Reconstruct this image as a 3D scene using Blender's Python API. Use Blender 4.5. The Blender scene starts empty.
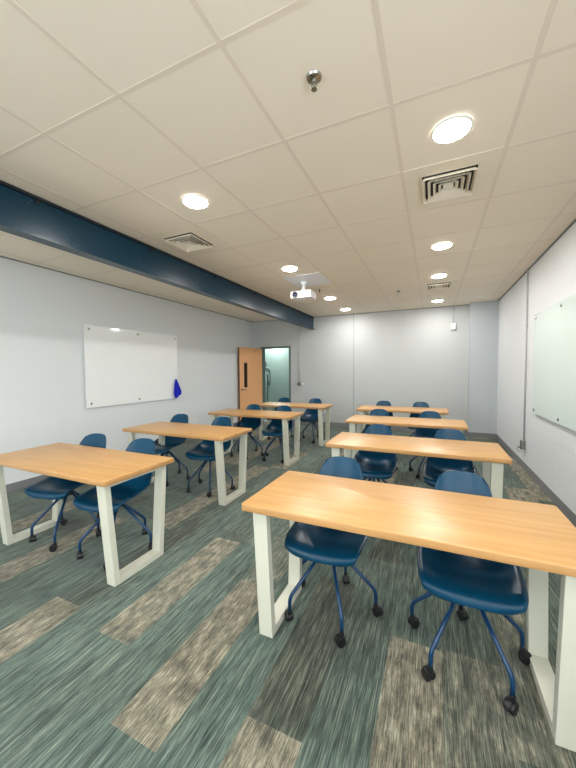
import bpy, bmesh, math, random
from mathutils import Vector, Matrix
random.seed(7)
S = bpy.context.scene
COL = S.collection
R = math.radians

# ------------------------------------------------------------------ camera
CAM_H = 1.418
cd = bpy.data.cameras.new('camera')
cd.sensor_fit = 'HORIZONTAL'
cd.sensor_width = 36.0
cd.lens = 36.0 * 321.8 / 576.0
cd.clip_start = 0.02
cam = bpy.data.objects.new('camera', cd)
COL.objects.link(cam)
rx = Vector((0.91179274, 0.41055743, -0.00875151))
ux = Vector((-0.00955994, 0.04252726, 0.99904957))
fx = Vector((-0.4105394, 0.91084248, -0.04270095))
cam.matrix_world = Matrix(((rx.x, ux.x, -fx.x, 0), (rx.y, ux.y, -fx.y, 0), (rx.z, ux.z, -fx.z, CAM_H), (0, 0, 0, 1)))
S.camera = cam

# ------------------------------------------------------------------ world, exposure
w = bpy.data.worlds.new('world')
S.world = w
w.use_nodes = True
w.node_tree.nodes['Background'].inputs[0].default_value = (0.92, 0.98, 1.0, 1)
w.node_tree.nodes['Background'].inputs[1].default_value = 4.0
S.view_settings.view_transform = 'Standard'
S.view_settings.look = 'None'
S.view_settings.gamma = 1.0
S.view_settings.use_curve_mapping = False
S.view_settings.exposure = 0.6
LAMP_STRENGTH = 140.0
LAMP_COLOR = (1.0, 0.975, 0.94, 1)

# ------------------------------------------------------------------ room measures
XL, XR, YF, YN, ZC = -4.571, 1.181, 7.80, -2.7, 2.759
GX0, GY0, TX, TY = -0.208, 1.154, 0.602, 0.622

# ------------------------------------------------------------------ materials
def srgb(r, g, b):
    f = lambda c: ((c / 255 + 0.055) / 1.055) ** 2.4 if c > 10 else c / 255 / 12.92
    return (f(r), f(g), f(b), 1)

def mat(name, color=(0.8, 0.8, 0.8, 1), rough=0.5, metal=0.0, emit=None, strength=0.0, coat=0.0, spec=0.5):
    m = bpy.data.materials.new(name)
    m.use_nodes = True
    b = m.node_tree.nodes['Principled BSDF']
    b.inputs['Base Color'].default_value = color
    b.inputs['Roughness'].default_value = rough
    b.inputs['Metallic'].default_value = metal
    b.inputs['Coat Weight'].default_value = coat
    b.inputs['Coat Roughness'].default_value = 0.15
    b.inputs['Specular IOR Level'].default_value = spec
    if emit:
        b.inputs['Emission Color'].default_value = emit
        b.inputs['Emission Strength'].default_value = strength
    return m

class NT:
    def __init__(s, m):
        s.t = m.node_tree; s.b = s.t.nodes['Principled BSDF']
    def n(s, typ, **kw):
        x = s.t.nodes.new(typ)
        for k, v in kw.items():
            if k.startswith('i_'):
                key = k[2:]
                x.inputs[int(key) if key.isdigit() else key.replace('_', ' ')].default_value = v
            else:
                setattr(x, k, v)
        return x
    def l(s, a, b): s.t.links.new(a, b)
    def math(s, op, a, b=None, clamp=False):
        x = s.t.nodes.new('ShaderNodeMath'); x.operation = op; x.use_clamp = clamp
        for i, v in enumerate((a, b)):
            if v is None: continue
            if isinstance(v, (int, float)): x.inputs[i].default_value = v
            else: s.l(v, x.inputs[i])
        return x.outputs[0]
    def pos(s, scale=(1, 1, 1)):
        g = s.n('ShaderNodeNewGeometry'); m = s.n('ShaderNodeMapping')
        m.inputs['Scale'].default_value = scale
        s.l(g.outputs['Position'], m.inputs['Vector']); return m.outputs[0]
    def obj(s, scale=(1, 1, 1)):
        g = s.n('ShaderNodeTexCoord'); m = s.n('ShaderNodeMapping')
        m.inputs['Scale'].default_value = scale
        s.l(g.outputs['Object'], m.inputs['Vector']); return m.outputs[0]
    def noise(s, vec, scale=5, detail=3, rough=0.5):
        x = s.n('ShaderNodeTexNoise'); x.inputs['Scale'].default_value = scale
        x.inputs['Detail'].default_value = detail; x.inputs['Roughness'].default_value = rough
        s.l(vec, x.inputs['Vector']); return x.outputs['Fac']
    def ramp(s, fac, stops):
        x = s.n('ShaderNodeValToRGB')
        el = x.color_ramp.elements
        while len(el) < len(stops): el.new(0.5)
        for e, (p, c) in zip(el, stops):
            e.position = p; e.color = c
        s.l(fac, x.inputs[0]); return x.outputs[0]
    def mix(s, fac, a, b, typ='MIX'):
        x = s.n('ShaderNodeMix'); x.data_type = 'RGBA'; x.blend_type = typ
        for v, sock in ((fac, x.inputs[0]), (a, x.inputs[6]), (b, x.inputs[7])):
            if hasattr(v, 'links'): s.l(v, sock)
            else: sock.default_value = v
        return x.outputs[2]
    def bump(s, h, dist=0.002, strength=1.0):
        x = s.n('ShaderNodeBump'); x.inputs['Distance'].default_value = dist
        x.inputs['Strength'].default_value = strength
        s.l(h, x.inputs['Height']); s.l(x.outputs[0], s.b.inputs['Normal'])

def wood_material(name, dark, mid, light, rough, axis='X'):
    m = mat(name, mid, rough, coat=0.12)
    m.node_tree.nodes['Principled BSDF'].inputs['Coat Roughness'].default_value = 0.3
    t = NT(m)
    sc = (0.9, 14, 14) if axis == 'X' else (14, 14, 0.9)
    v = t.obj(sc)
    a = t.noise(v, 2.2, 6, 0.6)
    c = t.ramp(a, [(0.3, dark), (0.5, mid), (0.7, light)])
    v2 = t.obj((0.35, 3.2, 3.2) if axis == 'X' else (3.2, 3.2, 0.35))
    b = t.noise(v2, 2.0, 2, 0.5)
    c2 = t.mix(t.math('MULTIPLY', b, 0.5), c, light)
    t.l(c2, t.b.inputs['Base Color'])
    t.bump(a, 0.0004, 0.4)
    return m

M = {}
M['top'] = wood_material('light_maple', srgb(180, 131, 74), srgb(191, 145, 86), srgb(202, 159, 102), 0.36)
M['edge'] = wood_material('maple_edge', srgb(172, 126, 76), srgb(184, 138, 86), srgb(196, 150, 98), 0.35)
M['doorwood'] = wood_material('door_veneer', srgb(228, 166, 116), srgb(236, 176, 124), srgb(242, 186, 134), 0.4, 'Z')
M['doorwood_edge'] = mat('door_edge_dark', srgb(92, 60, 44), 0.5)
M['cream'] = mat('cream_powder_coat', srgb(208, 208, 193), 0.38)
M['shell'] = mat('teal_shell_plastic', srgb(0, 62, 92), 0.32, spec=0.35)
tt = NT(M['shell']); tt.bump(tt.noise(tt.obj(), 900, 2, 0.5), 0.0002, 0.3)
M['legs'] = mat('blue_leg_paint', srgb(8, 56, 94), 0.3, 0.1, coat=0.15)
M['black'] = mat('black_plastic', srgb(22, 23, 26), 0.45)
M['beam'] = mat('teal_beam_paint', srgb(4, 48, 68), 0.3, spec=0.35)
tt = NT(M['beam'])
nb = tt.noise(tt.pos((1, 1, 1)), 60, 5, 0.65)
patch = tt.noise(tt.pos((1, 1.2, 3)), 2.1, 2, 0.5)
scuff_glint = tt.math('MULTIPLY', tt.math('GREATER_THAN', nb, 0.665), tt.math('GREATER_THAN', patch, 0.6))  # pale flecks: paint scuffs, and light glints put into the colour
tt.l(tt.mix(scuff_glint, srgb(6, 48, 66), srgb(170, 185, 190)), tt.b.inputs['Base Color'])
tt.bump(tt.noise(tt.pos((1, 1, 1)), 45, 3, 0.6), 0.0025, 0.35)
M['beam_dark'] = mat('near_black', srgb(10, 20, 28), 0.5)
M['ceiling'] = mat('ceiling_tile', srgb(226, 214, 188), 0.92, spec=0.2)
tt = NT(M['ceiling']); cn = tt.noise(tt.pos(), 160, 4, 0.6)
tt.l(tt.mix(tt.noise(tt.pos((1, 1, 1)), 0.8, 1, 0.5), srgb(242, 230, 213), srgb(245, 235, 220)), tt.b.inputs['Base Color'])
tt.bump(cn, 0.0008, 0.4)
M['tbar'] = mat('ceiling_tee', srgb(232, 219, 203), 0.5)
M['ceiling_metal'] = mat('cream_metal', srgb(240, 230, 212), 0.5)
M['angle'] = mat('shadow_grey_wall_angle', srgb(128, 130, 124), 0.6)
M['joint'] = mat('grey_joint_sealant', srgb(160, 163, 164), 0.6)
M['white'] = mat('white_plastic', srgb(240, 240, 240), 0.4)
M['white_metal'] = mat('white_metal', srgb(238, 234, 222), 0.4)
M['dark'] = mat('duct_dark', srgb(24, 24, 26), 0.8)
M['lens'] = mat('lamp_lens', (1, 1, 1, 1), 0.5, emit=LAMP_COLOR, strength=LAMP_STRENGTH)
M['corr_lens'] = mat('corridor_lamp_lens', (1, 1, 1, 1), 0.5, emit=(0.93, 1.0, 0.97, 1), strength=260)
M['chrome'] = mat('chrome', srgb(170, 170, 165), 0.25, 1.0)
M['steel'] = mat('brushed_steel', srgb(150, 152, 150), 0.35, 0.8)
M['conduit'] = mat('painted_conduit', srgb(190, 193, 194), 0.45)
M['wall_left'] = mat('grey_wall_paint', srgb(228, 232, 234), 0.6)
tt = NT(M['wall_left']); tt.bump(tt.noise(tt.pos(), 220, 3, 0.5), 0.0006, 0.3)
M['wall_plain'] = mat('grey_pillar_paint', srgb(186, 193, 197), 0.6)
M['board'] = mat('white_glass_board', srgb(250, 253, 253), 0.06, coat=0.6)
M['board_mint'] = mat('mint_glass_board', srgb(222, 238, 232), 0.08, coat=0.6)
M['board_edge'] = mat('glass_edge', srgb(120, 150, 150), 0.15)
M['cloth'] = mat('blue_cloth', srgb(20, 30, 190), 0.9)
M['basebd'] = mat('grey_vinyl_base', srgb(126, 128, 130), 0.5)
M['frame'] = mat('grey_green_door_frame', srgb(96, 108, 106), 0.45)
M['glass_dark'] = mat('dark_vision_glass', srgb(34, 30, 30), 0.12)
M['corr_wall'] = mat('green_grey_corridor_wall', srgb(168, 188, 182), 0.35)
M['line'] = mat('dark_line_graphic', srgb(48, 62, 64), 0.5)
M['corr_floor'] = mat('corridor_floor', srgb(100, 108, 104), 0.7)
M['plate'] = mat('white_ceiling_plate', srgb(236, 236, 240), 0.4)
M['socket'] = mat('socket_dark', srgb(70, 72, 74), 0.6)

def block_wall(name, ax, color):
    m = mat(name, color, 0.55)
    t = NT(m)
    g = t.n('ShaderNodeNewGeometry'); sx = t.n('ShaderNodeSeparateXYZ'); cx = t.n('ShaderNodeCombineXYZ')
    t.l(g.outputs['Position'], sx.inputs[0])
    t.l(sx.outputs[ax], cx.inputs[0]); t.l(sx.outputs[2], cx.inputs[1])
    br = t.n('ShaderNodeTexBrick')
    t.l(cx.outputs[0], br.inputs['Vector'])
    br.inputs['Scale'].default_value = 1.0
    br.inputs['Brick Width'].default_value = 0.406
    br.inputs['Row Height'].default_value = 0.203
    br.inputs['Mortar Size'].default_value = 0.006
    br.inputs['Mortar Smooth'].default_value = 0.6
    br.inputs['Color1'].default_value = color
    br.inputs['Color2'].default_value = color
    br.inputs['Mortar'].default_value = tuple(c * 0.955 for c in color[:3]) + (1,)
    t.l(br.outputs['Color'], t.b.inputs['Base Color'])
    n = t.noise(t.pos(), 90, 5, 0.7)
    h = t.math('ADD', t.math('MULTIPLY', t.math('SUBTRACT', 1.0, br.outputs['Fac']), 1.0), t.math('MULTIPLY', n, 0.5))
    t.bump(h, 0.0016, 0.45)
    return m
M['wall_far'] = block_wall('painted_block_wall', 0, srgb(190, 193, 193))
M['wall_right'] = block_wall('painted_block_wall_side', 1, srgb(222, 225, 227))

# carpet: colour per plank comes from the plank itself (face colours), yarn streaks are procedural
def carpet():
    m = mat('plank_carpet', (0.2, 0.2, 0.2, 1), 0.95, spec=0.15)
    t = NT(m)
    at = t.n('ShaderNodeAttribute', attribute_name='plank')
    # slightly wandering coordinates so that plank borders and yarn rows are not ruler-straight
    fine = t.noise(t.pos((300, 9, 1)), 1.0, 4, 0.7)
    mid = t.noise(t.pos((48, 3.5, 1)), 1.0, 4, 0.65)
    blot = t.noise(t.pos((22, 9, 1)), 1.0, 5, 0.7)
    big = t.noise(t.pos((2.2, 1.6, 1)), 1.0, 3, 0.5)
    sep = t.n('ShaderNodeSeparateColor'); t.l(at.outputs['Color'], sep.inputs[0])
    teal = t.ramp(mid, [(0.3, srgb(46, 60, 57)), (0.5, srgb(78, 95, 88)), (0.72, srgb(107, 121, 111))])
    dark = t.ramp(mid, [(0.3, srgb(36, 43, 38)), (0.5, srgb(66, 72, 63)), (0.72, srgb(98, 101, 88))])
    taup = t.ramp(blot, [(0.3, srgb(62, 58, 48)), (0.5, srgb(122, 116, 100)), (0.7, srgb(166, 160, 141))])
    # R channel: taupe amount; G channel: dark amount
    ta = t.math('ADD', sep.outputs[0], t.math('MULTIPLY', t.math('SUBTRACT', blot, 0.5), 1.3))
    tf = t.n('ShaderNodeMapRange'); t.l(ta, tf.inputs[0])
    tf.inputs[1].default_value = 0.25; tf.inputs[2].default_value = 0.95
    df = t.math('ADD', sep.outputs[1], t.math('MULTIPLY', t.math('SUBTRACT', big, 0.5), 1.8), True)
    c = t.mix(df, teal, dark)
    c = t.mix(t.math('MULTIPLY', tf.outputs[0], 0.9), c, taup)
    st = t.ramp(fine, [(0.34, (0.16, 0.16, 0.15, 1)), (0.5, (0.85, 0.85, 0.85, 1)), (0.64, (1.95, 1.95, 1.85, 1))])
    c = t.mix(0.85, c, st, 'MULTIPLY')
    lf = t.math('GREATER_THAN', t.noise(t.pos((150, 2.6, 1)), 1.0, 3, 0.6), 0.60)
    c = t.mix(t.math('MULTIPLY', lf, 0.28), c, srgb(172, 180, 160))
    t.l(c, t.b.inputs['Base Color'])
    t.b.inputs['Sheen Weight'].default_value = 0.12; t.b.inputs['Sheen Roughness'].default_value = 0.6
    t.bump(fine, 0.003, 0.6)
    return m
M['carpet'] = carpet()

# ------------------------------------------------------------------ geometry helpers
def link(name, bm, m, parent=None, smooth=False, mats=None, bevel=0.0, seg=2):
    if bevel:
        bmesh.ops.bevel(bm, geom=[e for e in bm.edges if e.is_manifold and e.calc_face_angle(0) > 0.5], offset=bevel, segments=seg, affect='EDGES', profile=0.5)
    me = bpy.data.meshes.new(name)
    bm.normal_update()
    bm.to_mesh(me); bm.free()
    for k in (mats or [m]):
        me.materials.append(M[k] if isinstance(k, str) else k)
    if smooth:
        for p in me.polygons: p.use_smooth = True
    o = bpy.data.objects.new(name, me)
    COL.objects.link(o)
    if parent: o.parent = parent
    return o

def smooth_angle(o, deg=35):
    me = o.data
    for p in me.polygons: p.use_smooth = True
    me.set_sharp_from_angle(angle=R(deg))
    return o

def box(bm, x0, x1, y0, y1, z0, z1, mi=0):
    vs = [bm.verts.new((x, y, z)) for z in (z0, z1) for y in (y0, y1) for x in (x0, x1)]
    F = [(0, 2, 3, 1), (4, 5, 7, 6), (0, 1, 5, 4), (2, 6, 7, 3), (0, 4, 6, 2), (1, 3, 7, 5)]
    fs = []
    for f in F:
        g = bm.faces.new([vs[i] for i in f]); g.material_index = mi; fs.append(g)
    return fs

def prism(bm, quad_bottom, quad_top, mi=0):
    a = [bm.verts.new(v) for v in quad_bottom]; b = [bm.verts.new(v) for v in quad_top]
    n = len(a)
    bm.faces.new(a[::-1]).material_index = mi
    bm.faces.new(b).material_index = mi
    for i in range(n):
        bm.faces.new((a[i], a[(i + 1) % n], b[(i + 1) % n], b[i])).material_index = mi

def tube(bm, pts, rad, n=10, mi=0, cap=True):
    pts = [Vector(p) for p in pts]
    rads = rad if isinstance(rad, (list, tuple)) else [rad] * len(pts)
    rings = []
    up = None
    for i, p in enumerate(pts):
        if i == 0: d = pts[1] - p
        elif i == len(pts) - 1: d = p - pts[i - 1]
        else: d = (pts[i + 1] - p).normalized() + (p - pts[i - 1]).normalized()
        d.normalize()
        if up is None:
            up = Vector((0, 0, 1)) if abs(d.z) < 0.9 else Vector((1, 0, 0))
        s = d.cross(up).normalized(); up = s.cross(d).normalized()
        rings.append([bm.verts.new(p + (s * math.cos(a) + up * math.sin(a)) * rads[i]) for a in [2 * math.pi * k / n for k in range(n)]])
    for a, b in zip(rings, rings[1:]):
        for k in range(n):
            bm.faces.new((a[k], a[(k + 1) % n], b[(k + 1) % n], b[k])).material_index = mi
    if cap:
        bm.faces.new(rings[0][::-1]).material_index = mi
        bm.faces.new(rings[-1]).material_index = mi

def arc_path(p0, c, p1, n=6):
    """quadratic bend from p0 to p1 with control c"""
    p0, c, p1 = Vector(p0), Vector(c), Vector(p1)
    return [(p0 * (1 - t) ** 2 + c * 2 * t * (1 - t) + p1 * t * t) for t in [i / n for i in range(n + 1)]]

def lathe(bm, prof, center=(0, 0, 0), n=28, axis='Z', mi=0):
    c = Vector(center)
    rings = []
    for r, h in prof:
        ring = []
        for k in range(n):
            a = 2 * math.pi * k / n
            u, v = r * math.cos(a), r * math.sin(a)
            q = (u, v, h) if axis == 'Z' else ((h, u, v) if axis == 'X' else (v, h, u))
            ring.append(bm.verts.new(c + Vector(q)))
        rings.append(ring)
    for a, b in zip(rings, rings[1:]):
        for k in range(n):
            bm.faces.new((a[k], a[(k + 1) % n], b[(k + 1) % n], b[k])).material_index = mi
    bm.faces.new(rings[0][::-1]).material_index = mi
    bm.faces.new(rings[-1]).material_index = mi

def tag(o, label, cat, group=None):
    o['label'] = label; o['category'] = cat
    if group: o['group'] = group
    return o

def thing(name, label, cat, loc=(0, 0, 0), rz=0.0, group=None):
    o = bpy.data.objects.new(name, None)
    o.empty_display_size = 0.1
    COL.objects.link(o)
    o.location = loc; o.rotation_euler = (0, 0, rz)
    return tag(o, label, cat, group)

def struct(name, bm, m, **kw):
    o = link(name, bm, m, **kw)
    o['kind'] = 'structure'
    return o

def dup(root, label, loc=None, rz=None, group=None):
    r = root.copy(); COL.objects.link(r)
    if loc is not None: r.location = loc
    if rz is not None: r.rotation_euler = (0, 0, rz)
    r['label'] = label
    if group: r['group'] = group
    for ch in list(root.children):
        c = ch.copy(); COL.objects.link(c); c.parent = r
        for g in list(ch.children):
            d = g.copy(); COL.objects.link(d); d.parent = c
    return r

# ------------------------------------------------------------------ structure: floor
bm = bmesh.new()
cl = bm.loops.layers.color.new('plank')
PX0, PW, PLn = -1.175, 0.245, 0.98
SPEC = {}                                  # planks placed as in the room: column -> list of (y0, y1, taupe, dark)
SPEC[0] = [(-0.15, .83, .1, .1), (.83, 1.81, 1.0, .2), (1.81, 2.79, .75, .1)]
SPEC[1] = [(0.3, 1.28, .0, .1), (1.28, 2.26, .05, .35)]
SPEC[2] = [(0.1, 1.08, 1.0, .3), (1.08, 2.06, .42, .9)]
SPEC[3] = [(0.2, 1.40, .0, .55), (1.4, 2.4, .1, .6)]
SPEC[-1] = [(0.2, 1.30, .0, .15), (1.30, 2.2, .1, .1), (2.2, 3.18, .6, .1)]
SPEC[-2] = [(0.1, 1.12, .25, .1), (1.12, 2.2, .95, .1)]
SPEC[-3] = [(0.1, 1.0, .0, .0), (1.0, 2.0, .15, .35)]
SPEC[-4] = [(0.78, 1.2, 1.0, .3), (1.2, 2.18, .0, .8)]
SPEC[5] = [(0.6, 1.75, .75, .8), (1.75, 2.7, .1, .6)]
SPEC[6] = [(0.6, 1.35, .4, .8), (1.35, 2.3, .75, .7)]
c0 = int(math.floor((XL - PX0) / PW)); c1 = int(math.ceil((XR - PX0) / PW))
rng = random.Random(11)
for c in range(c0, c1):
    xa, xb = max(XL, PX0 + c * PW), min(XR, PX0 + (c + 1) * PW)
    if xb - xa < 1e-4: continue
    segs = []
    spec = SPEC.get(c, [])
    y = YN
    off = rng.random() * PLn
    first = True
    while y < YF:
        hit = [s for s in spec if abs(s[0] - y) < 1e-4]
        if hit:
            s = hit[0]; segs.append((y, s[1], s[2], s[3])); y = s[1]; continue
        y2 = y + (off if first else PLn); first = False
        nxt = [s[0] for s in spec if y < s[0] < y2 + 0.2]
        if nxt: y2 = min(nxt)
        y2 = min(y2, YF)
        k = rng.random()
        ta, da = (1.0, .3) if k < .2 else ((.5, .4) if k < .35 else (0.05, rng.choice((.05, .2, .5, .8))))
        segs.append((y, y2, ta, da)); y = y2
    for ya, yb, ta, da in segs:
        if xa > -0.9: da = min(1, da + .1)  # planks to the right darkened, uneven light put into the carpet colour
        f = bm.faces.new([bm.verts.new(v) for v in ((xa, ya, 0), (xb, ya, 0), (xb, yb, 0), (xa, yb, 0))])
        for lp in f.loops: lp[cl] = (ta, da, 0, 1)
box(bm, XL, XR, YN, YF, -0.1, -0.004)
struct('floor', bm, 'carpet')

# ceiling: tile field with dropped tees
bm = bmesh.new()
box(bm, XL, XR, YN, YF, ZC + 0.006, ZC + 0.1)
struct('ceiling', bm, 'ceiling')
bm = bmesh.new()
i = math.ceil((XL - GX0) / TX)
while GX0 + i * TX < XR - 0.03:
    x = GX0 + i * TX
    if not (-2.86 < x < -2.72): box(bm, x - .012, x + .012, YN, YF, ZC + .0045, ZC + 0.009)
    i += 1
j = math.ceil((YN - GY0) / TY)
while GY0 + j * TY < YF - 0.02:
    y = GY0 + j * TY
    box(bm, XL, -2.80, y - .012, y + .012, ZC + 0.0047, ZC + 0.0092)
    box(bm, -2.78, XR, y - .012, y + .012, ZC + 0.0047, ZC + 0.0092)
    j += 1
struct('trim_1', bm, 'tbar')
bm = bmesh.new()                            # wall angle round the ceiling edge, greyed to carry the shadow line there
box(bm, XL, XL + .02, YN, YF, ZC - .004, ZC + .006); box(bm, XR - .02, XR, YN, YF, ZC - .004, ZC + .006)
box(bm, XL, XR, YF - .02, YF, ZC - .0045, ZC + .006)
struct('trim_2', bm, 'angle')

# walls
T = 0.12
bm = bmesh.new(); box(bm, XL - T, XL, YN - T, YF + .14, 0, ZC + .1); struct('wall_left', bm, 'wall_left')
WY0, WY1, WZ0, WZ1 = -2.5, .5, .75, 2.6     # added window, unseen beside and behind the camera, lets fill light in
bm = bmesh.new()
box(bm, XR, XR + T, YN - T, WY0, 0, ZC + .1); box(bm, XR, XR + T, WY1, YF + .14, 0, ZC + .1)
box(bm, XR, XR + T, WY0, WY1, 0, WZ0); box(bm, XR, XR + T, WY0, WY1, WZ1, ZC + .1)
struct('wall_right', bm, 'wall_right')
bm = bmesh.new()
for k in range(3):
    y = WY0 + .025 + k * (WY1 - WY0 - .05) / 2; box(bm, XR + .03, XR + .09, y - .025, y + .025, WZ0, WZ1)
box(bm, XR + .031, XR + .089, WY0, WY1, WZ0, WZ0 + .05); box(bm, XR + .031, XR + .089, WY0, WY1, WZ1 - .05, WZ1)
struct('fill_window_2', bm, 'frame')
bm = bmesh.new()                            # near wall with an added window band, unseen, to brighten ceiling and walls
box(bm, XL, XR, YN - T, YN, 0, .5); box(bm, XL, XR, YN - T, YN, 2.62, ZC + .1)
box(bm, XL, -4.4, YN - T, YN, .5, 2.62); box(bm, -1.4, XR, YN - T, YN, .5, 2.62)
struct('wall_near', bm, 'wall_left')
bm = bmesh.new()
for k in range(3):
    x = -4.37 + k * 1.47; box(bm, x - .03, x + .03, YN - .09, YN - .03, .5, 2.62)
box(bm, -4.4, -1.4, YN - .0895, YN - .0305, .5, .55); box(bm, -4.4, -1.4, YN - .0895, YN - .0305, 2.57, 2.62)
struct('fill_window_1', bm, 'frame')
DX0, DX1, DZ = -4.33, -3.43, 2.06
bm = bmesh.new()
box(bm, XL, DX0, YF, YF + .14, 0, ZC + .1)
box(bm, DX0, DX1, YF, YF + .14, DZ, ZC + .1)
box(bm, DX1, XR, YF, YF + .14, 0, ZC + .1)
struct('wall_far', bm, 'wall_far')
bm = bmesh.new(); box(bm, 0.683, XR, YF - .2, YF, 0, ZC + .003); struct('wall_pillar', bm, 'wall_plain')
bm = bmesh.new()
box(bm, -1.77, -1.752, YF - .004, YF + .001, 0.1, ZC)
struct('trim_3', bm, 'joint')
# baseboards
bm = bmesh.new(); box(bm, XL, XL + .009, YN, YF - .01, 0, .1); struct('baseboard_left', bm, 'basebd', bevel=.003)
bm = bmesh.new(); box(bm, XR - .009, XR, YN, YF - .2, 0, .1); struct('baseboard_right', bm, 'basebd', bevel=.003)
bm = bmesh.new(); box(bm, DX1 + .05, .683, YF - .009, YF, 0, .1)
box(bm, .674, .683, YF - .2, YF - .009, 0, .1); box(bm, .674, XR - .009, YF - .209, YF - .2, 0, .1)
struct('baseboard_far', bm, 'basebd')

# corridor behind the doorway
bm = bmesh.new(); box(bm, -6.6, -2.4, YF + .14, 9.42, -.05, 0); struct('floor_corridor', bm, 'corr_floor')
bm = bmesh.new(); box(bm, -6.6, -2.4, YF + .14, 9.42, 2.6, 2.7); struct('ceiling_corridor', bm, 'ceiling')
bm = bmesh.new(); box(bm, -6.6, -2.4, 9.32, 9.42, 0, 2.6); struct('wall_corridor', bm, 'corr_wall')
bm = bmesh.new(); box(bm, -2.4, -2.3, YF + .14, 9.42, 0, 2.6); box(bm, -6.7, -6.6, YF + .14, 9.42, 0, 2.6); box(bm, -6.6, XL - T, YF + .02, YF + .14, 0, 2.6); struct('wall_corridor_end', bm, 'corr_wall')

# door frame and leaf
d = bpy.data.objects.new('door_1', None); COL.objects.link(d); d.location = (DX0 + .05, YF, 0); d['kind'] = 'structure'
def rel(o, root):
    o.location = tuple(-Vector(root.location)); return o
bm = bmesh.new()
for a, b in ((DX0, DX0 + .05), (DX1 - .05, DX1)):
    box(bm, a, b, YF - .015, YF + .15, 0, DZ)
box(bm, DX0, DX1, YF - .0148, YF + .1498, DZ - .045, DZ + .0)
fr = link('door_frame', bm, 'frame', d, bevel=.002); rel(fr, d)
HX, HY = DX0 + .05, YF - .03
LX, LY = -4.485, 6.955
ang = math.atan2(LY - HY, LX - HX); LW = math.hypot(LX - HX, LY - HY)
leaf = bpy.data.objects.new('door_leaf_root', None)
# leaf built along +x from the hinge, thickness towards the wall
bm = bmesh.new()
z0, z1 = .01, 2.015
vx0, vx1, vz0, vz1 = LW - .29, LW - .16, .98, 1.62
fs = []
def leafbox(x0, x1, za, zb):
    box(bm, x0, x1, -.045, 0, za, zb)
leafbox(0, vx0, z0, z1); leafbox(vx1, LW - .003, z0, z1); leafbox(vx0, vx1, z0, vz0); leafbox(vx0, vx1, vz1, z1)
box(bm, LW - .003, LW, -.045, 0, z0, z1, 1)
bpy.data.objects.remove(leaf)
lf = link('door_leaf', bm, None, d, mats=['doorwood', 'doorwood_edge'])
lf.location = (HX - d.location.x, HY - d.location.y, 0); lf.rotation_euler = (0, 0, ang)
bm = bmesh.new(); box(bm, vx0 + .001, vx1 - .001, -.03, -.02, vz0 + .001, vz1 - .001)
link('vision_pane', bm, 'glass_dark', lf)
bm = bmesh.new()
for s in (-1, 1):
    yy = .0 if s > 0 else -.045
    lathe(bm, [(.026, 0), (.026, .008 * s), (.011, .012 * s), (.011, .05 * s)], (LW - .07, yy, .93), 16, 'Y')
    tube(bm, [(LW - .07, yy + .045 * s, .93), (LW - .11, yy + .05 * s, .93), (LW - .19, yy + .05 * s, .928)], .009, 8)
smooth_angle(link('door_handle', bm, 'chrome', lf))
for hz in (.25, 1.0, 1.8):
    bm = bmesh.new(); tube(bm, [(0, .007, hz - .05), (0, .007, hz + .05)], .007, 8)
    link('hinge', bm, 'steel', lf)
bm = bmesh.new()
box(bm, .05, .30, .001, .05, z1 - .1, z1 - .045)
link('door_closer', bm, 'doorwood', lf, bevel=.006)

# ------------------------------------------------------------------ steel beam under the ceiling
beam = thing('ceiling_beam', 'long dark teal painted steel beam running under the ceiling on the left', 'beam', (-2.79, YN, 2.44))
bm = bmesh.new(); box(bm, -.008, .008, 0, YF - YN - .02, .012, .312)
link('web', bm, 'beam', beam)
bm = bmesh.new(); box(bm, -.058, .058, 0, YF - YN - .02, 0, .014)
link('bottom_flange', bm, 'beam', beam, bevel=.003)
bm = bmesh.new(); box(bm, -.0085, .03, 0, YF - YN - .02, .298, .3185)  # black angle strip, also standing in for the shadow band at the ceiling
link('shadow_strip', bm, 'beam_dark', beam)
for k in range(9):
    bm = bmesh.new(); box(bm, .009, .022, .9 + k * 1.1, .93 + k * 1.1, .262, .298)
    link('clip', bm, 'beam_dark', beam)

# ------------------------------------------------------------------ downlights, vents, sprinklers
def downlight(label, x, y):
    t = thing('downlight', label, 'ceiling light', (x, y, ZC), 0, 'round ceiling downlights')
    bm = bmesh.new()
    prof = [(.092, .004), (.104, .004), (.108, .001), (.108, -.002), (.104, -.005), (.096, -.006), (.092, -.004)]
    n = 40; rings = []
    for r, h in prof:
        rings.append([bm.verts.new((r * math.cos(2 * math.pi * k / n), r * math.sin(2 * math.pi * k / n), h)) for k in range(n)])
    for a, b in zip(rings, rings[1:] + rings[:1]):
        for k in range(n): bm.faces.new((a[k], a[(k + 1) % n], b[(k + 1) % n], b[k]))
    bmesh.ops.recalc_face_normals(bm, faces=bm.faces)
    link('trim_ring', bm, 'white_metal', t, smooth=True)
    bm = bmesh.new(); lathe(bm, [(.091, .003), (.0915, -.004), (.085, -.008), (.06, -.011), (.03, -.0125), (.004, -.013)], (0, 0, 0), 36)
    bmesh.ops.recalc_face_normals(bm, faces=bm.faces)
    link('lamp_lens', bm, 'lens', t, smooth=True, mats=['lens'])
    return t
xr_, xl_ = GX0 + TX / 2, GX0 - 2.5 * TX
cy = lambda j: GY0 + (j + .5) * TY
dl = downlight('round downlight in front of the near square vent, nearest and largest on the right', xr_ - .01, cy(1))
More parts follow.
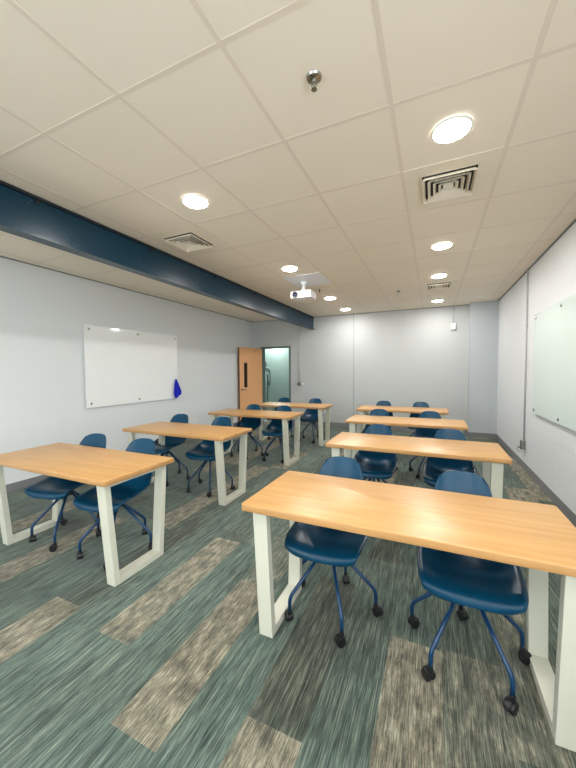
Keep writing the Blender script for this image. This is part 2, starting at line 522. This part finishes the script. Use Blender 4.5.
for lab, x, y in [
    ('round downlight in the right-hand row beyond the near square vent, second from the camera', xr_ - .02, cy(4)),
    ('round downlight right-hand row just before the far square vent, third from camera', xr_ - .03, cy(6)),
    ('round downlight right-hand row closest to the far wall, behind the far vent', xr_ - .025, cy(9)),
    ('round downlight next to the left vent by the teal beam, nearest of left-hand row', xl_ - .02, cy(1)),
    ('round downlight just before the projector, second of left-hand row', xl_ - .03, cy(4)),
    ('round downlight behind and right of the projector, third of left-hand row', xl_ - .06, 5.88),
    ('round downlight left-hand row closest to the far wall', xl_ - .08, 7.12)]:
    dup(dl, lab, (x, y, ZC))
for x in (xr_, xl_):
    for y in (cy(-2), cy(-5)):
        dup(dl, 'round downlight in the ceiling behind the camera', (x, y, ZC), group='downlights behind the camera')

def vent(label, x, y):
    t = thing('air_vent', label, 'air vent', (x, y, ZC), 0, 'square ceiling vents')
    bm = bmesh.new(); box(bm, -.288, .288, -.296, .296, .0035, .0058)
    g = link('panel', bm, 'ceiling_metal', t)
    bm = bmesh.new(); box(bm, -.172, .172, -.172, .172, .001, .0034)
    link('duct_opening', bm, 'dark', t)
    for k, s in enumerate((.172, .136, .100, .064)):
        bm = bmesh.new()
        zt, zb = .0005, -.022 + k * .0
        w0, w1 = s, s - .017
        for q in range(4):
            def rot(x_, y_, z_):
                for _ in range(q): x_, y_ = -y_, x_
                return (x_, y_, z_)
            a = [rot(-w1, -w1, zt), rot(w1, -w1, zt), rot(w0, -w0, zb), rot(-w0, -w0, zb)]
            b = [rot(-w1 + .002, -w1 + .002, zt), rot(w1 - .002, -w1 + .002, zt), rot(w0 - .002, -w0 + .002, zb - .0015), rot(-w0 + .002, -w0 + .002, zb - .0015)]
            prism(bm, a, b)
        bmesh.ops.recalc_face_normals(bm, faces=bm.faces)
        link('louvre_ring', bm, 'ceiling_metal', t)
    bm = bmesh.new(); box(bm, -.034, .034, -.034, .034, -.02, .0)
    link('centre_plate', bm, 'white_metal', t)
    return t
vt = vent('square louvred vent beside the largest downlight on the right, nearest the camera', xr_ - .005, cy(2) - .03)
dup(vt, 'square louvred vent right beside the teal beam on the left', (GX0 - 3.5 * TX - .01, cy(2) - .02, ZC))
dup(vt, 'square louvred vent far back on the right near the far wall', (xr_ - .02, cy(7), ZC))

def sprinkler(label, x, y):
    t = thing('sprinkler_head', label, 'sprinkler', (x, y, ZC), 0, 'ceiling sprinklers')
    bm = bmesh.new(); lathe(bm, [(.034, .006), (.036, .002), (.032, -.006), (.02, -.01), (.012, -.0105)], n=24)
    smooth_angle(link('escutcheon', bm, 'chrome', t))
    bm = bmesh.new(); lathe(bm, [(.011, -.008), (.011, -.024), (.007, -.026), (.005, -.044)], n=16)
    for s in (-1, 1):
        tube(bm, [(.009 * s, 0, -.022), (.013 * s, 0, -.034), (.004 * s, 0, -.05)], .0025, 6)
    smooth_angle(link('frame_arms', bm, 'chrome', t))
    bm = bmesh.new(); lathe(bm, [(.004, -.048), (.014, -.051), (.014, -.053), (.004, -.055)], n=16)
    link('deflector', bm, 'chrome', t)
    return t
sp = sprinkler('chrome sprinkler head alone in a tile overhead, nearest the camera', -.511, 1.455)
dup(sp, 'small sprinkler head far back between the rows of downlights', (-.556, 5.90, ZC))

# ------------------------------------------------------------------ projector
PXc, PYc, PZc = -1.81, 4.62, 2.50
t = thing('ceiling_panel', 'flat white panel in the ceiling above the projector', 'ceiling panel', (-1.72, 4.58, ZC))
bm = bmesh.new(); box(bm, -.28, .28, -.295, .295, -.002, .004); link('panel_face', bm, 'plate', t)
t = thing('projector', 'small white ceiling projector hanging from a pole beside the teal beam', 'projector', (PXc, PYc, PZc), 0)
bm = bmesh.new(); box(bm, -.16, .16, -.12, .12, 0, .10); smooth_angle(link('housing', bm, 'white', t, bevel=.022, seg=4), 50)
bm = bmesh.new(); lathe(bm, [(.043, .0), (.043, -.02), (.036, -.022), (.034, -.012), (.004, -.012)], (-.085, -.12, .05), 28, 'Y')
bmesh.ops.recalc_face_normals(bm, faces=bm.faces)
lr = smooth_angle(link('lens_ring', bm, 'socket', t))
bm = bmesh.new(); lathe(bm, [(.033, -.006), (.026, -.02), (.012, -.028), (.002, -.029)], (-.085, -.118, .05), 24, 'Y')
bmesh.ops.recalc_face_normals(bm, faces=bm.faces)
link('lens', bm, mat('projector_lens', srgb(40, 34, 80), .05, coat=1), lr, smooth=True)
bm = bmesh.new()
for k in range(7): box(bm, .02 + k * .017, .028 + k * .017, -.1215, -.1195, .03, .07)
link('front_grille', bm, 'socket', t)
bm = bmesh.new(); box(bm, -.05, .05, -.05, .05, .1, .118)
for sx in (-1, 1):
    for sy in (-1, 1):
        tube(bm, [(.035 * sx, .035 * sy, .112), (.1 * sx, .09 * sy, .104)], .008, 8)
lathe(bm, [(.032, .115), (.032, .15), (.02, .165), (.02, .2)], n=20)
smooth_angle(link('mount_bracket', bm, 'white', t))
bm = bmesh.new(); tube(bm, [(0, 0, .19), (0, 0, ZC - PZc - .012)], .015, 14)
lathe(bm, [(.028, ZC - PZc - .05), (.05, ZC - PZc - .012), (.05, ZC - PZc - .003)], n=24)
smooth_angle(link('mount_pole', bm, 'white', t))
t = thing('projector_cable', 'thin grey cable looping from the ceiling down behind the white projector', 'cable', (-1.80, 5.1, ZC))
bm = bmesh.new()
pp = [(.07, 0.05, -.002), (.075, .05, -.05), (.08, .04, -.12), (.06, .02, -.19), (-.02, 0, -.235), (-.16, -.03, -.235), (-.27, -.1, -.2), (-.25, -.22, -.16), (-.08, -.30, -.165), (-.01, -.352, -.19)]
def smoothpath(p, it=2):
    p = [Vector(q) for q in p]
    for _ in range(it):
        q = [p[0]]
        for a, b in zip(p, p[1:]): q += [a * .75 + b * .25, a * .25 + b * .75]
        p = q + [p[-1]]
    return p
tube(bm, smoothpath(pp), .0035, 6)
link('cord', bm, mat('pale_grey_cable', srgb(196, 192, 184), .5), t, smooth=True)
bm = bmesh.new(); tube(bm, [(.07, .05, -.001), (.0705, .05, -.05)], .011, 10); link('connector', bm, 'black', t)

# ------------------------------------------------------------------ boards
def board(name, label, x, side, y0, y1, z0, z1, m, bolts):
    """side=+1: hangs on the left wall facing +x; -1: on the right wall"""
    t = thing(name, label, 'whiteboard', (x, (y0 + y1) / 2, z0))
    off = .03
    bm = bmesh.new()
    xa, xb = sorted((side * off, side * (off + .008)))
    box(bm, xa, xb, y0 - (y0 + y1) / 2, y1 - (y0 + y1) / 2, 0, z1 - z0)
    link('glass_panel', bm, m, t, bevel=.0015)
    for by, bz in bolts:
        bm = bmesh.new()
        lathe(bm, [(.011, .001 * side), (.011, (off) * side), (.011, (off + .009) * side), (.016, (off + .0095) * side), (.016, (off + .014) * side), (.012, (off + .017) * side)],
              (0, by - (y0 + y1) / 2, bz - z0), 18, 'X')
        bmesh.ops.recalc_face_normals(bm, faces=bm.faces)
        smooth_angle(link('standoff_bolt', bm, 'chrome', t))
    return t
y0, y1, z0, z1 = 3.01, 4.84, .895, 2.10
board('whiteboard', 'white glass whiteboard on the smooth grey wall at left, blue cloth on its corner', XL, 1, y0, y1, z0, z1, 'board',
      [(y, z) for y in (y0 + .07, (y0 + y1) / 2, y1 - .07) for z in (z0 + .06, z1 - .06)])
y0, y1, z0, z1 = 3.08, 4.93, .86, 2.075
board('whiteboard', 'pale mint glass board on the white block wall at the right edge', XR, -1, y0, y1, z0, z1, 'board_mint',
      [(y, z) for y in (y0 + .07, (y0 + y1) / 2, y1 - .07) for z in (z0 + .045, z1 - .045)])

# blue cloth hanging over the lower far corner of the left board
bm = bmesh.new()
rows = 12; cols = 9
g = []
for i in range(rows + 1):
    tt_ = i / rows
    wv = .012 + .112 * min(1, tt_ * 1.35) ** .8 - (.05 * max(0, (tt_ - .8) / .2))
    row = []
    for j in range(cols + 1):
        s = j / cols - .5
        xx = .012 * math.sin(s * 12 + tt_ * 2) * (0.4 + tt_) + .006
        row.append(bm.verts.new((xx, s * wv * 1.7 + .035 * tt_, -.38 * tt_ * (1 - .12 * (s + .5)) + (.03 * s if i == rows else 0))))
    g.append(row)
for i in range(rows):
    for j in range(cols): bm.faces.new((g[i][j], g[i][j + 1], g[i + 1][j + 1], g[i + 1][j]))
o = link('cleaning_cloth', bm, 'cloth', smooth=True)
md = o.modifiers.new('s', 'SOLIDIFY'); md.thickness = .004
o.location = (XL + .055, 4.76, 1.275)
tag(o, 'deep blue cloth hanging at the lower corner of the left whiteboard', 'cloth')

# ------------------------------------------------------------------ wall boxes and conduits
t = thing('conduit_outlet', 'grey metal outlet box at the foot of the conduit on the right wall', 'outlet', (XR, 5.42, .285))
bm = bmesh.new(); box(bm, -.045, -.001, -.04, .04, 0, .12); link('box', bm, 'steel', t, bevel=.004)
bm = bmesh.new(); box(bm, -.049, -.045, -.045, .045, -.004, .124); fp = link('face_plate', bm, 'chrome', t, bevel=.002)
bm = bmesh.new()
box(bm, -.0505, -.049, -.016, .016, .072, .098)
link('socket', bm, 'socket', fp)
bm = bmesh.new(); tube(bm, [(-.05, -.005, .03), (-.085, -.008, .028)], .016, 12); tube(bm, smoothpath([(-.08, -.008, .028), (-.1, -.01, .0), (-.07, -.02, -.04), (-.03, -.01, -.03)]), .004, 6)
link('plug', bm, 'steel', t, smooth=True)
bm = bmesh.new(); tube(bm, [(-.014, 0, .118), (-.014, 0, ZC - .285 - .006)], .0105, 12)
link('conduit', bm, 'conduit', t, smooth=True)
for z in (.9, 1.7, 2.3):
    bm = bmesh.new(); box(bm, -.027, -.0005, -.018, .018, z, z + .02); link('strap', bm, 'conduit', t, bevel=.003)

t = thing('conduit_outlet', 'round metal outlet box with conduit on the far wall right of the doorway', 'outlet', (-3.19, YF, 1.06))
bm = bmesh.new(); lathe(bm, [(.055, -.001), (.055, -.035), (.052, -.04), (.02, -.042)], (0, 0, 0), 24, 'Y'); bmesh.ops.recalc_face_normals(bm, faces=bm.faces)
smooth_angle(link('box', bm, 'steel', t))
bm = bmesh.new(); box(bm, -.022, .022, -.052, -.041, -.03, .03); link('socket', bm, 'socket', t, bevel=.003)
bm = bmesh.new(); tube(bm, [(0, -.014, .05), (0, -.014, ZC - 1.06 - .006)], .0105, 12); link('conduit', bm, 'conduit', t, smooth=True)
bm = bmesh.new(); box(bm, .075, .125, -.012, -.001, -.035, .035); link('cover_plate', bm, 'white', t, bevel=.003)

t = thing('wall_sensor', 'white sensor box below the ceiling on the far wall beside the pillar', 'sensor', (.385, YF, 2.26))
bm = bmesh.new(); box(bm, -.045, .045, -.05, -.001, 0, .13); link('housing', bm, 'white', t, bevel=.01, seg=3)
bm = bmesh.new(); box(bm, .03, .055, -.045, -.0015, -.01, .09); link('side_cover', bm, 'socket', t, bevel=.004)
bm = bmesh.new(); tube(bm, [(-.0, -.014, .128), (-.0, -.014, ZC - 2.26 - .006)], .009, 12); link('conduit', bm, 'conduit', t, smooth=True)

t = thing('wall_outlet', 'white outlet plate low on the left wall behind the chairs', 'outlet', (XL, 5.41, .33))
bm = bmesh.new(); box(bm, .0005, .007, -.037, .037, 0, .115); fp = link('cover_plate', bm, 'white', t, bevel=.002)
for z in (.035, .08):
    bm = bmesh.new(); box(bm, .0068, .0078, -.014, .014, z - .012, z + .012)
    link('socket', bm, 'white_metal', fp)

# pictogram on the corridor wall
bm = bmesh.new()
px = -5.07 + .62      # centre line of the figure
cx = -4.93
def pt(x, z): return (x, 0, z)
ring = [pt(.085 * math.cos(a), 1.62 + .085 * math.sin(a)) for a in [2 * math.pi * k / 24 for k in range(25)]]
tube(bm, ring, .013, 6, cap=False)
half = [(.0, 1.48), (.15, 1.48), (.22, 1.41), (.22, .98), (.19, .95), (.15, .98), (.13, 1.3)]
leg = [(.13, 1.3), (.12, .3), (.09, .27), (.03, .3), (.0, .85)]
for s in (-1, 1):
    tube(bm, smoothpath([pt(s * x, z) for x, z in half]), .013, 6)
    tube(bm, smoothpath([pt(s * x, z) for x, z in leg], 1), .013, 6)
o = link('person_pictogram', bm, 'line'); o.location = (-4.57 + .0, 9.302, 0)
o.location.x = -5.05
tag(o, 'thin dark outline of a standing figure on the wall beyond the doorway', 'wall graphic')
# corridor lamp
t = thing('corridor_lamp', 'round ceiling lamp in the corridor beyond the open doorway', 'ceiling light', (-4.6, 8.97, 2.6))
bm = bmesh.new(); lathe(bm, [(.10, .0), (.10, -.012), (.092, -.016)], n=28); link('trim_ring', bm, 'white_metal', t)
bm = bmesh.new(); lathe(bm, [(.088, -.0165), (.08, -.022), (.004, -.026)], n=28); bmesh.ops.recalc_face_normals(bm, faces=bm.faces)
link('lamp_lens', bm, 'corr_lens', t, smooth=True)

# ------------------------------------------------------------------ tables
TW, TD, TH, TT = 1.45, .597, .74, .036
def make_table(label):
    t = thing('table', label, 'table', (0, 0, 0), 0, 'maple topped tables with cream legs')
    bm = bmesh.new()
    fs = box(bm, -TW / 2, TW / 2, 0, TD, TH - TT, TH)
    vert = [e for e in bm.edges if abs(e.verts[0].co.z - e.verts[1].co.z) > .01]
    bmesh.ops.bevel(bm, geom=vert, offset=.014, segments=4, affect='EDGES', profile=.5)
    hor = [e for e in bm.edges if e.is_manifold and e.calc_face_angle(0) > 1.2 and abs(e.verts[0].co.z - e.verts[1].co.z) < .001]
    bmesh.ops.bevel(bm, geom=hor, offset=.005, segments=3, affect='EDGES', profile=.5)
    for f in bm.faces:
        f.material_index = 0 if abs(f.normal.z) > .7 else 1
    bm.normal_update()
    for f in bm.faces: f.material_index = 0 if abs(f.normal.z) > .7 else 1
    smooth_angle(link('tabletop', bm, None, t, mats=['top', 'edge']), 40)
    for s in (-1, 1):
        bm = bmesh.new()
        x0, x1 = sorted((s * (TW / 2 - .05), s * (TW / 2 - .128)))
        zt = TH - TT
        ya0, yb0 = .035, TD - .035          # outer at the top
        ya1, yb1 = .09, TD - .09            # outer at the floor
        w_ = .042
        def yat(a, b, z): return a + (b - a) * (zt - z) / zt
        # front leg, rear leg: leaning bars
        for (a, b, sg) in ((ya0, ya1, 1), (yb0, yb1, -1)):
            lo, hi = 0, zt
            bl = [(x0, b, lo), (x1, b, lo), (x1, b + sg * w_, lo), (x0, b + sg * w_, lo)]
            tl = [(x0, a, hi), (x1, a, hi), (x1, a + sg * w_, hi), (x0, a + sg * w_, hi)]
            prism(bm, bl, tl)
        bmesh.ops.recalc_face_normals(bm, faces=bm.faces)
        # bars across at floor and under the top
        e = .0006
        box(bm, x0 + e, x1 - e, ya1 + w_ - .002, yb1 - w_ + .002, .0, .042)
        box(bm, x0 + e, x1 - e, ya0 + w_ - .002, yb0 - w_ + .002, zt - .03, zt - .0002)
        link('leg_frame', bm, 'cream', t, bevel=.0025)
    bm = bmesh.new()
    box(bm, -TW / 2 + .128, TW / 2 - .128, TD / 2 - .03, TD / 2 + .03, TH - TT - .026, TH - TT - .0004)
    link('crossbar', bm, 'cream', t, bevel=.002)
    return t

tables = [
    ('maple table nearest the camera in the right column, largest table', -.889, 1.369),
    ('second maple table from the camera in the right column', -.905, 2.831),
    ('third maple table from the camera in the right column', -1.07, 4.219),
    ('farthest maple table in the right column, before the grey pillar', -1.22, 5.566),
    ('maple table nearest the camera at left, cut by the left edge', -3.294, 1.316),
    ('second maple table in the left column, below the blue cloth', -3.38, 2.66),
    ('third maple table in the left column, in front of the open wooden door', -3.34, 4.215),
    ('farthest maple table in the left column, before the doorway', -3.25, 5.57)]
tb = make_table(tables[0][0])
for k, (lab, x, y) in enumerate(tables):
    if k == 0: tb.location = (x + TW / 2, y, 0)
    else: dup(tb, lab, (x + TW / 2, y, 0))

# ------------------------------------------------------------------ chairs (local: faces -y, base centre at the origin)
def shell_mesh():
    # centre-line profile from the front lip over the seat to the top of the back
    P = [(-.234, .408), (-.231, .428), (-.214, .446), (-.165, .453), (-.085, .446), (0, .434), (.08, .429), (.145, .438),
         (.195, .470), (.227, .52), (.252, .58), (.280, .65), (.312, .72), (.345, .79), (.358, .818)]
    # half widths along it
    W = [.165, .186, .200, .212, .219, .221, .218, .212, .203, .190, .175, .160, .147, .130, .118]
    # resample
    def cr(L, t):
        n = len(L) - 1; i = min(int(t * n), n - 1); f = t * n - i
        g = lambda k: L[max(0, min(n, k))]
        a, b, c, d_ = g(i - 1), g(i), g(i + 1), g(i + 2)
        return .5 * ((2 * b) + (-a + c) * f + (2 * a - 5 * b + 4 * c - d_) * f * f + (-a + 3 * b - 3 * c + d_) * f ** 3)
    NV, NU = 44, 18
    bm = bmesh.new(); grid = []
    for i in range(NV + 1):
        t = i / NV
        y = cr([p[0] for p in P], t); z = cr([p[1] for p in P], t); wd = cr(W, t)
        t2 = min(1, t + .01); t1 = max(0, t - .01)
        ty, tz = cr([p[0] for p in P], t2) - cr([p[0] for p in P], t1), cr([p[1] for p in P], t2) - cr([p[1] for p in P], t1)
        L = math.hypot(ty, tz); ny, nz = -tz / L, ty / L          # normal on the sitter's side
        # curl of the sides towards the sitter: strongest where seat meets back
        seat = math.exp(-((t - .52) / .2) ** 2)
        curl = .014 + .072 * seat + (.014 if t > .6 else 0) * min(1, (t - .6) / .2 if t > .6 else 0)
        if t < .15: curl *= t / .15
        row = []
        for j in range(NU + 1):
            u = -1 + 2 * j / NU
            c = curl * abs(u) ** 2.6
            # the top and front edges are rounded: pull corner points in along the profile
            row.append(bm.verts.new((u * wd, y + ny * c, z + nz * c)))
        grid.append(row)
    for i in range(NV):
        for j in range(NU):
            bm.faces.new((grid[i][j], grid[i][j + 1], grid[i + 1][j + 1], grid[i + 1][j]))
    # round the four corners
    def pull(rows, dy, dz):
        for k, r_ in enumerate(rows):
            for j, v in enumerate(r_):
                u = abs(-1 + 2 * j / NU)
                f = (1 - math.sqrt(max(0, 1 - u ** 2.7))) * (1 - k / len(rows)) ** 1.3
                v.co.y += dy * f; v.co.z += dz * f
    pull(grid[:8], .045, .0)
    pull(grid[::-1][:12], -.024, -.062)
    bmesh.ops.recalc_face_normals(bm, faces=bm.faces)
    return bm

def caster_mesh():
    bm = bmesh.new()
    for s in (-1, 1):
        lathe(bm, [(.019, -.008), (.0245, -.007), (.0255, 0), (.0245, .007), (.019, .008)], (s * .0125, -.012, .0255), 20, 'X')
    # hood over the wheels
    n = 10
    pr = [(-.012 + .0295 * math.cos(a), .0255 + .0295 * math.sin(a)) for a in [math.pi * (k / n) - .1 for k in range(n + 1)]]
    for a, b in zip(pr, pr[1:]):
        q0 = [(-.008, a[0], a[1]), (.008, a[0], a[1]), (.008, b[0], b[1]), (-.008, b[0], b[1])]
        sc = lambda p: (p[0], -.012 + (p[1] + .012) * .78, .0255 + (p[2] - .0255) * .78)
        prism(bm, [sc(p) for p in q0], q0)
    box(bm, -.006, .006, -.03, .008, .012, .045)
    lathe(bm, [(.012, .042), (.013, .058), (.010, .072)], n=14)
    bmesh.ops.recalc_face_normals(bm, faces=bm.faces)
    return bm

def make_chair(label):
    t = thing('chair', label, 'chair', (0, 0, 0), 0, 'teal shell chairs on five-legged blue bases')
    o = link('seat_shell', shell_mesh(), 'shell', t, smooth=True)
    md = o.modifiers.new('thick', 'SOLIDIFY'); md.thickness = .008; md.offset = 0
    bm = bmesh.new()
    lathe(bm, [(.02, .352), (.034, .356), (.036, .375), (.03, .392), (.055, .405), (.085, .422), (.085, .431)], n=28)
    bmesh.ops.recalc_face_normals(bm, faces=bm.faces)
    smooth_angle(link('hub', bm, 'black', t), 40)
    Rr = .264
    cm = None
    for k in range(5):
        a = R(90 + 72 * k)
        dx, dy = math.cos(a), math.sin(a)
        bm = bmesh.new()
        z_b = .142
        p0 = Vector((dx * .022, dy * .022, .382)); p1 = Vector((dx * (Rr - .03), dy * (Rr - .03), z_b + .026)); c = Vector((dx * Rr, dy * Rr, z_b)); p2 = Vector((dx * Rr, dy * Rr, z_b - .035))
        path = [p0] + arc_path(p1, c, p2, 6) + [Vector((dx * Rr, dy * Rr, .062))]
        tube(bm, path, .0105, 12)
        lg = link('leg', bm, 'legs', t, smooth=True)
        if cm is None:
            cs = link('caster', caster_mesh(), 'black', lg); smooth_angle(cs, 40); cm = cs.data
        else:
            cs = bpy.data.objects.new('caster', cm); COL.objects.link(cs); cs.parent = lg
        cs.location = (dx * Rr, dy * Rr, 0)
        cs.rotation_euler = (0, 0, R(k * 97 + 35))
        cs['label'] = 'black twin-wheel caster'
    lgs = [c for c in t.children if c.name.startswith('leg')]
    return t

def turn_base(t, deg):
    for c in t.children:
        if c.name.startswith('leg'): c.rotation_euler = (0, 0, R(deg))

chairs = [
    # x, y, seat heading, label
    (-.548, 1.80, 2, 'teal shell chair tucked under the nearest right table, left one of its pair'),
    (.158, 1.755, 0, 'teal shell chair tucked under the nearest right table, right one, closest to camera'),
    (-.53, 3.25, 0, 'teal shell chair on the left behind the second table of the right column'),
    (.145, 3.22, -2, 'teal shell chair on the right behind the second table of the right column'),
    (-.735, 4.65, 0, 'teal shell chair on the left behind the third table of the right column'),
    (-.02, 4.66, 2, 'teal shell chair on the right behind the third table of the right column'),
    (-.85, 6.0, 0, 'teal shell chair on the left behind the farthest table of the right column'),
    (-.195, 6.0, 0, 'teal shell chair on the right behind the farthest table of the right column'),
    (-2.885, 1.73, 14, 'teal shell chair under the nearest left table, wall-side one, left of its pair'),
    (-2.275, 1.735, 12, 'teal shell chair under the nearest left table, aisle-side one seen through the cream leg frame'),
    (-3.16, 3.14, 8, 'teal shell chair at the second left table, on the wall side'),
    (-2.43, 3.105, 8, 'teal shell chair at the second left table, on the aisle side'),
    (-2.84, 4.60, 8, 'teal shell chair at the third left table, in front of the open wooden door'),
    (-2.25, 4.60, 8, 'teal shell chair at the third left table, aisle side'),
    (-2.94, 6.05, 4, 'teal shell chair at the farthest left table, before the doorway'),
    (-2.22, 6.08, 6, 'teal shell chair at the farthest left table, aisle side, against the far white wall')]
ch = make_chair(chairs[0][3])
BASE = [-6, 0, 10, 14, -8, 5, 0, 12, 0, 2, 8, -1, -6, 5, 10, -8]     # heading of each five-legged base in the room
for k, (x, y, h, lab) in enumerate(chairs):
    c = ch if k == 0 else dup(ch, lab)
    c.location = (x, y, 0); c.rotation_euler = (0, 0, R(h))
    turn_base(c, BASE[k] - h)
